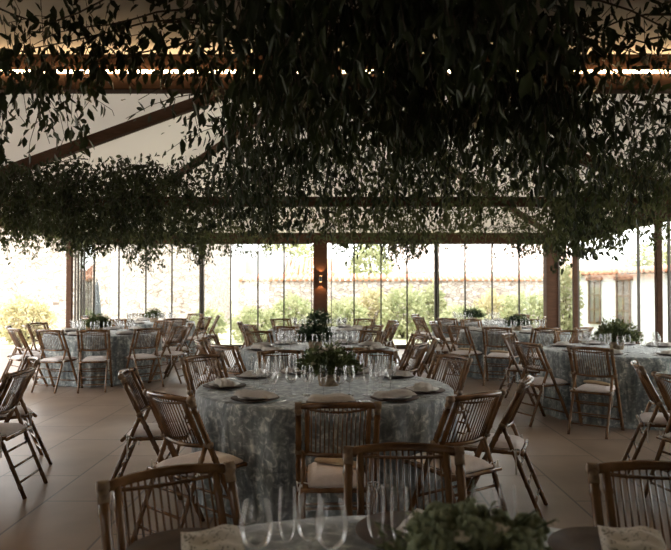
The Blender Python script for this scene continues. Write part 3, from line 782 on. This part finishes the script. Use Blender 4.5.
# ------------------------------------------------------------------ front table
FX, FY, FR = .18, 1.0, 1.15
t = empty('round_table', (FX,FY,0)); tag(t, 'round banquet table under its cloth at the bottom edge of the photo', 'table', 'round banquet tables')
b = MB(); b.lathe([(.001,TH-.03),(FR-.03,TH-.03),(FR-.025,TH-.02),(FR-.03,TH-.008),(.001,TH-.008)], 48); b.build('tabletop', M['oak'], t)
for k in range(4):
    a = k*PI/2+.6; b = MB(); b.tube([(.6*math.cos(a),.6*math.sin(a),0),(.55*math.cos(a),.55*math.sin(a),TH-.03)], .02, 8); b.build('leg', M['oak'], t)
c = link_mesh('tablecloth', cloth_mesh(FR, 77)); c.location = (FX,FY,0); tag(c, 'grey damask cloth on the nearest table at the bottom edge', 'tablecloth', 'damask tablecloths')
for a, RR, lab, j in ((122,1.14,'nearest bamboo folding chair at lower left, its back towards the middle table',0),(86.5,1.27,'nearest bamboo folding chair at lower centre with a wide slatted back',3),(48.5,1.34,'nearest bamboo folding chair at lower right, cut off by the photo edge',34)):
    place_chair(FX, FY, a, RR, '', 'bamboo folding chairs around the tables', lab, j)
for (x, y, rz, lab) in ((-.42,1.82,.25,'at lower left'),(.22,1.97,-.5,'behind the flowers'),(.76,1.83,-.3,'at lower right')):
    o = link_mesh('charger_plate', CHG); o.location = (x,y,TH+.001); tag(o, uniq('round dark wooden charger on the nearest table, '+lab), 'plate', 'chargers on the nearest table')
    o = link_mesh('napkin', NAPP); o.location = (x+.075,y+.02,TH+.028); o.rotation_euler = (.08,0,rz); tag(o, uniq('pale napkin with a leaf print on the nearest table, '+lab), 'napkin', 'printed napkins on the nearest table')
for kind, x, y, lab in (('water_goblet',-.20,1.66,'leftmost of the four glasses at the bottom edge left of the flowers'),('champagne_flute',-.125,1.70,'second from left of the four glasses left of the flowers'),
                        ('wine_glass',-.065,1.69,'third from left of the four glasses left of the flowers'),('water_goblet',-.01,1.66,'rightmost of the four glasses left of the flowers'),
                        ('champagne_flute',.105,1.72,'just left of the near flowers, the left one of a pair'),('champagne_flute',.165,1.70,'just left of the near flowers, the right one of a pair'),
                        ('wine_glass',.39,1.74,'behind the near flowers, left one of the pair'),('champagne_flute',.45,1.72,'behind the near flowers, right one of the pair')):
    put_glass(kind, x, y, uniq('clear %s, %s' % (kind.replace('_',' '), lab)), 'glasses on the nearest table', True)
centrepiece(.29, 1.46, .40, .15, 'full green and cream centrepiece on the nearest table at the bottom edge', seed=21, flowers=14, sage=12, detail=1.0, lm='olive', fl=.55)

# ------------------------------------------------------------------ hanging greenery
def greenery(label, x0, x1, y0, y1, ztop, zbot, nstr, leaf, step, mt, name='hanging_greenery', wander=.12, zvar=.25, seed=0, dens=None, side=4, minz=None, stemr=.0022, droop=.85, wr=1.0):
    """strands of leafy twigs hung from a thin branch lattice; dens(x) thins them out"""
    rg = np.random.default_rng(seed); rd = random.Random(seed)
    r = empty(name, ((x0+x1)/2, (y0+y1)/2, ztop)); tag(r, uniq(label), 'hanging greenery', 'leafy branches hung under the roof')
    ox, oy = (x0+x1)/2, (y0+y1)/2
    Ps=[];Ds=[];Ls=[];Ws=[]; st = MB()
    for s in range(nstr):
        x = rd.uniform(x0,x1); y = rd.uniform(y0,y1)
        if dens and rd.random() > dens(x): continue
        zt = ztop - rd.random()**2*.4*(ztop-zbot); zb = zbot + (.12*math.sin(x*2.1+seed)+.08*math.sin(x*5.3+seed*2)) + (rd.random()**1.5*zvar*1.9-.12*(rd.random()<.12))*(ztop-zbot) 
        if callable(minz): zb = max(zb, minz(x))
        L = zt - zb
        if L < .08: continue
        k = max(4, int(L/.12)); dx = rd.gauss(0,wander); dy = rd.gauss(0,wander)
        ang0 = rd.uniform(0,6.28); pts = []
        cl = rd.uniform(.4,1.6)
        for i in range(k+1):
            q = i/k
            pts.append(np.array((x-ox + dx*math.sin(q*1.6)+.03*math.sin(q*7+ang0), y-oy + dy*math.sin(q*1.6)+.03*math.cos(q*6+ang0), zt-ztop - L*q**cl)))
        st.tube([Vector(p) for p in pts], stemr, 3)
        m = max(3, int(L/step)); tt = np.sort(rg.uniform(.02,1,m)); idx = np.minimum((tt*k).astype(int), k-1); fr = (tt*k-idx)[:,None]
        A = np.array(pts); P = A[idx]*(1-fr)+A[idx+1]*fr
        P = P + rg.normal(size=(m,3))*leaf*.45
        D = rg.normal(size=(m,3))*.6; D[:,2] -= droop
        lsz = leaf*rg.uniform(.55,1.25,m)
        Ps.append(P);Ds.append(D);Ls.append(lsz);Ws.append(lsz*wr*rg.uniform(.34,.55,m))
    # loose crossing branches at the top
    for s in range(side):
        xa = rd.uniform(x0,x1)-ox; ya = rd.uniform(y0,y1)-oy; a = rd.uniform(-.6,.6)+(PI if rd.random()<.5 else 0); L = rd.uniform(.6,1.4)
        pts = [Vector((xa+L*q*math.cos(a), ya+L*q*math.sin(a)*.6, -.05-.28*q*q*L+ .02*math.sin(q*9))) for q in np.linspace(0,1,8)]
        st.tube(pts, [stemr*3*(1-q*.7) for q in np.linspace(0,1,8)], 5)
        m = int(L/step*1.2); tt = rg.uniform(0,1,m); P = np.array([tuple(pts[int(q*6.99)]) for q in tt]) + rg.normal(size=(m,3))*leaf*1.1
        D = rg.normal(size=(m,3))*.6; D[:,2] -= .7; lsz = leaf*rg.uniform(.55,1.2,m)
        Ps.append(P);Ds.append(D);Ls.append(lsz);Ws.append(lsz*wr*rg.uniform(.34,.55,m))
    P=np.concatenate(Ps);D=np.concatenate(Ds);L=np.concatenate(Ls);W=np.concatenate(Ws)
    V, Fc = leaf_arrays(P,D,L,W); tag(link_mesh('leaves', fast_mesh('leaves', V, Fc, M[mt]), r), kind='stuff')
    tag(st.build('stems', M['twig'], r), kind='stuff')
    return len(P)
tot = 0
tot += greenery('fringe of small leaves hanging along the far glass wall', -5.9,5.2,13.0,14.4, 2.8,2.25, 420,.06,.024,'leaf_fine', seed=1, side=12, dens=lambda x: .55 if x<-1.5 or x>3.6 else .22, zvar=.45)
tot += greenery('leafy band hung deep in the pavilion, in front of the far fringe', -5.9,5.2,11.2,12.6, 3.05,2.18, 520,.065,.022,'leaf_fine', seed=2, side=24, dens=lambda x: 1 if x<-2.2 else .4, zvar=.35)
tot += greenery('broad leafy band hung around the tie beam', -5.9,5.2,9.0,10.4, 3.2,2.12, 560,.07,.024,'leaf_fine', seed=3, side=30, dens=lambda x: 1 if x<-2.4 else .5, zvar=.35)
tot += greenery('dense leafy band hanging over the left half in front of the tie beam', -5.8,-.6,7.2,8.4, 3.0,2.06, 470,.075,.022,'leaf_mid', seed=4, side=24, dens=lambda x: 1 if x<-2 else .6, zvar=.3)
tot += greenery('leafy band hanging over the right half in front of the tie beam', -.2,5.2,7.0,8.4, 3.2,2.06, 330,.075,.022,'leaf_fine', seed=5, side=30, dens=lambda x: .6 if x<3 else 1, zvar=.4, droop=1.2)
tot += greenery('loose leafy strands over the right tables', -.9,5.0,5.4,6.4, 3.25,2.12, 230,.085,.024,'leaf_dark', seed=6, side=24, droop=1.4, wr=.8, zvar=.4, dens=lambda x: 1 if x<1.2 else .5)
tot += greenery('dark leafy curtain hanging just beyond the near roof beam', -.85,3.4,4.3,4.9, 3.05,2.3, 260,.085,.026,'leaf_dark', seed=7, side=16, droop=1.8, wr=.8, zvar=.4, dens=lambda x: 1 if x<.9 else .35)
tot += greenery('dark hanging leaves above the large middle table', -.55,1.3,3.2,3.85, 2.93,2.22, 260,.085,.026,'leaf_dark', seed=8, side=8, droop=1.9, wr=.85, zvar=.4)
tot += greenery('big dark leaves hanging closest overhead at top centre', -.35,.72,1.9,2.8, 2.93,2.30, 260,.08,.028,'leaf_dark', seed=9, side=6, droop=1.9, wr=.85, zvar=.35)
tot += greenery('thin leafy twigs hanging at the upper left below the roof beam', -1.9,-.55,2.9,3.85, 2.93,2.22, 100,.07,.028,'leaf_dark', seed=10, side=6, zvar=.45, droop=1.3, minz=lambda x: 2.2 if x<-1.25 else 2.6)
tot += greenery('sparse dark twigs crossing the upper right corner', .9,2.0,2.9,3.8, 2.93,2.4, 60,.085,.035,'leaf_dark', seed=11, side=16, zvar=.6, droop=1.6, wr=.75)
tips = [(-4.2,-3.65),(-2.95,-2.5),(.95,1.8),(3.45,4.1)]
tot += greenery('longest leafy tips drooping below the far eaves beam', -4.3,4.2,12.66,12.95, 2.75,1.98, 420,.07,.024,'leaf_mid', seed=12, side=0, dens=lambda x: 1 if any(a<x<c for a, c in tips) else .05, zvar=.2, droop=1.3)
tot += greenery('larger leafy tips drooping over the right table', 2.9,3.6,8.45,8.9, 2.9,1.86, 44,.09,.03,'leaf_mid', seed=13, side=2, zvar=.2, droop=1.3)
print('LEAVES', tot)

# ------------------------------------------------------------------ light
w = bpy.data.worlds.new('world'); sc.world = w; w.use_nodes = True; nt = w.node_tree
bg = nt.nodes['Background']; bg.inputs[0].default_value = (1,.985,.96,1); bg.inputs[1].default_value = 3.4
S = bpy.data.lights.new('sun', 'SUN'); S.energy = 1.6; S.angle = .05; S.color = (1,.95,.86)
so = bpy.data.objects.new('sun', S); COL.objects.link(so); so.rotation_euler = (math.radians(30), math.radians(-22), 0)
sc.view_settings.view_transform = 'Standard'; sc.view_settings.look = 'None'; sc.view_settings.gamma = 1
sc.view_settings.exposure = .9
sc.view_settings.use_curve_mapping = False
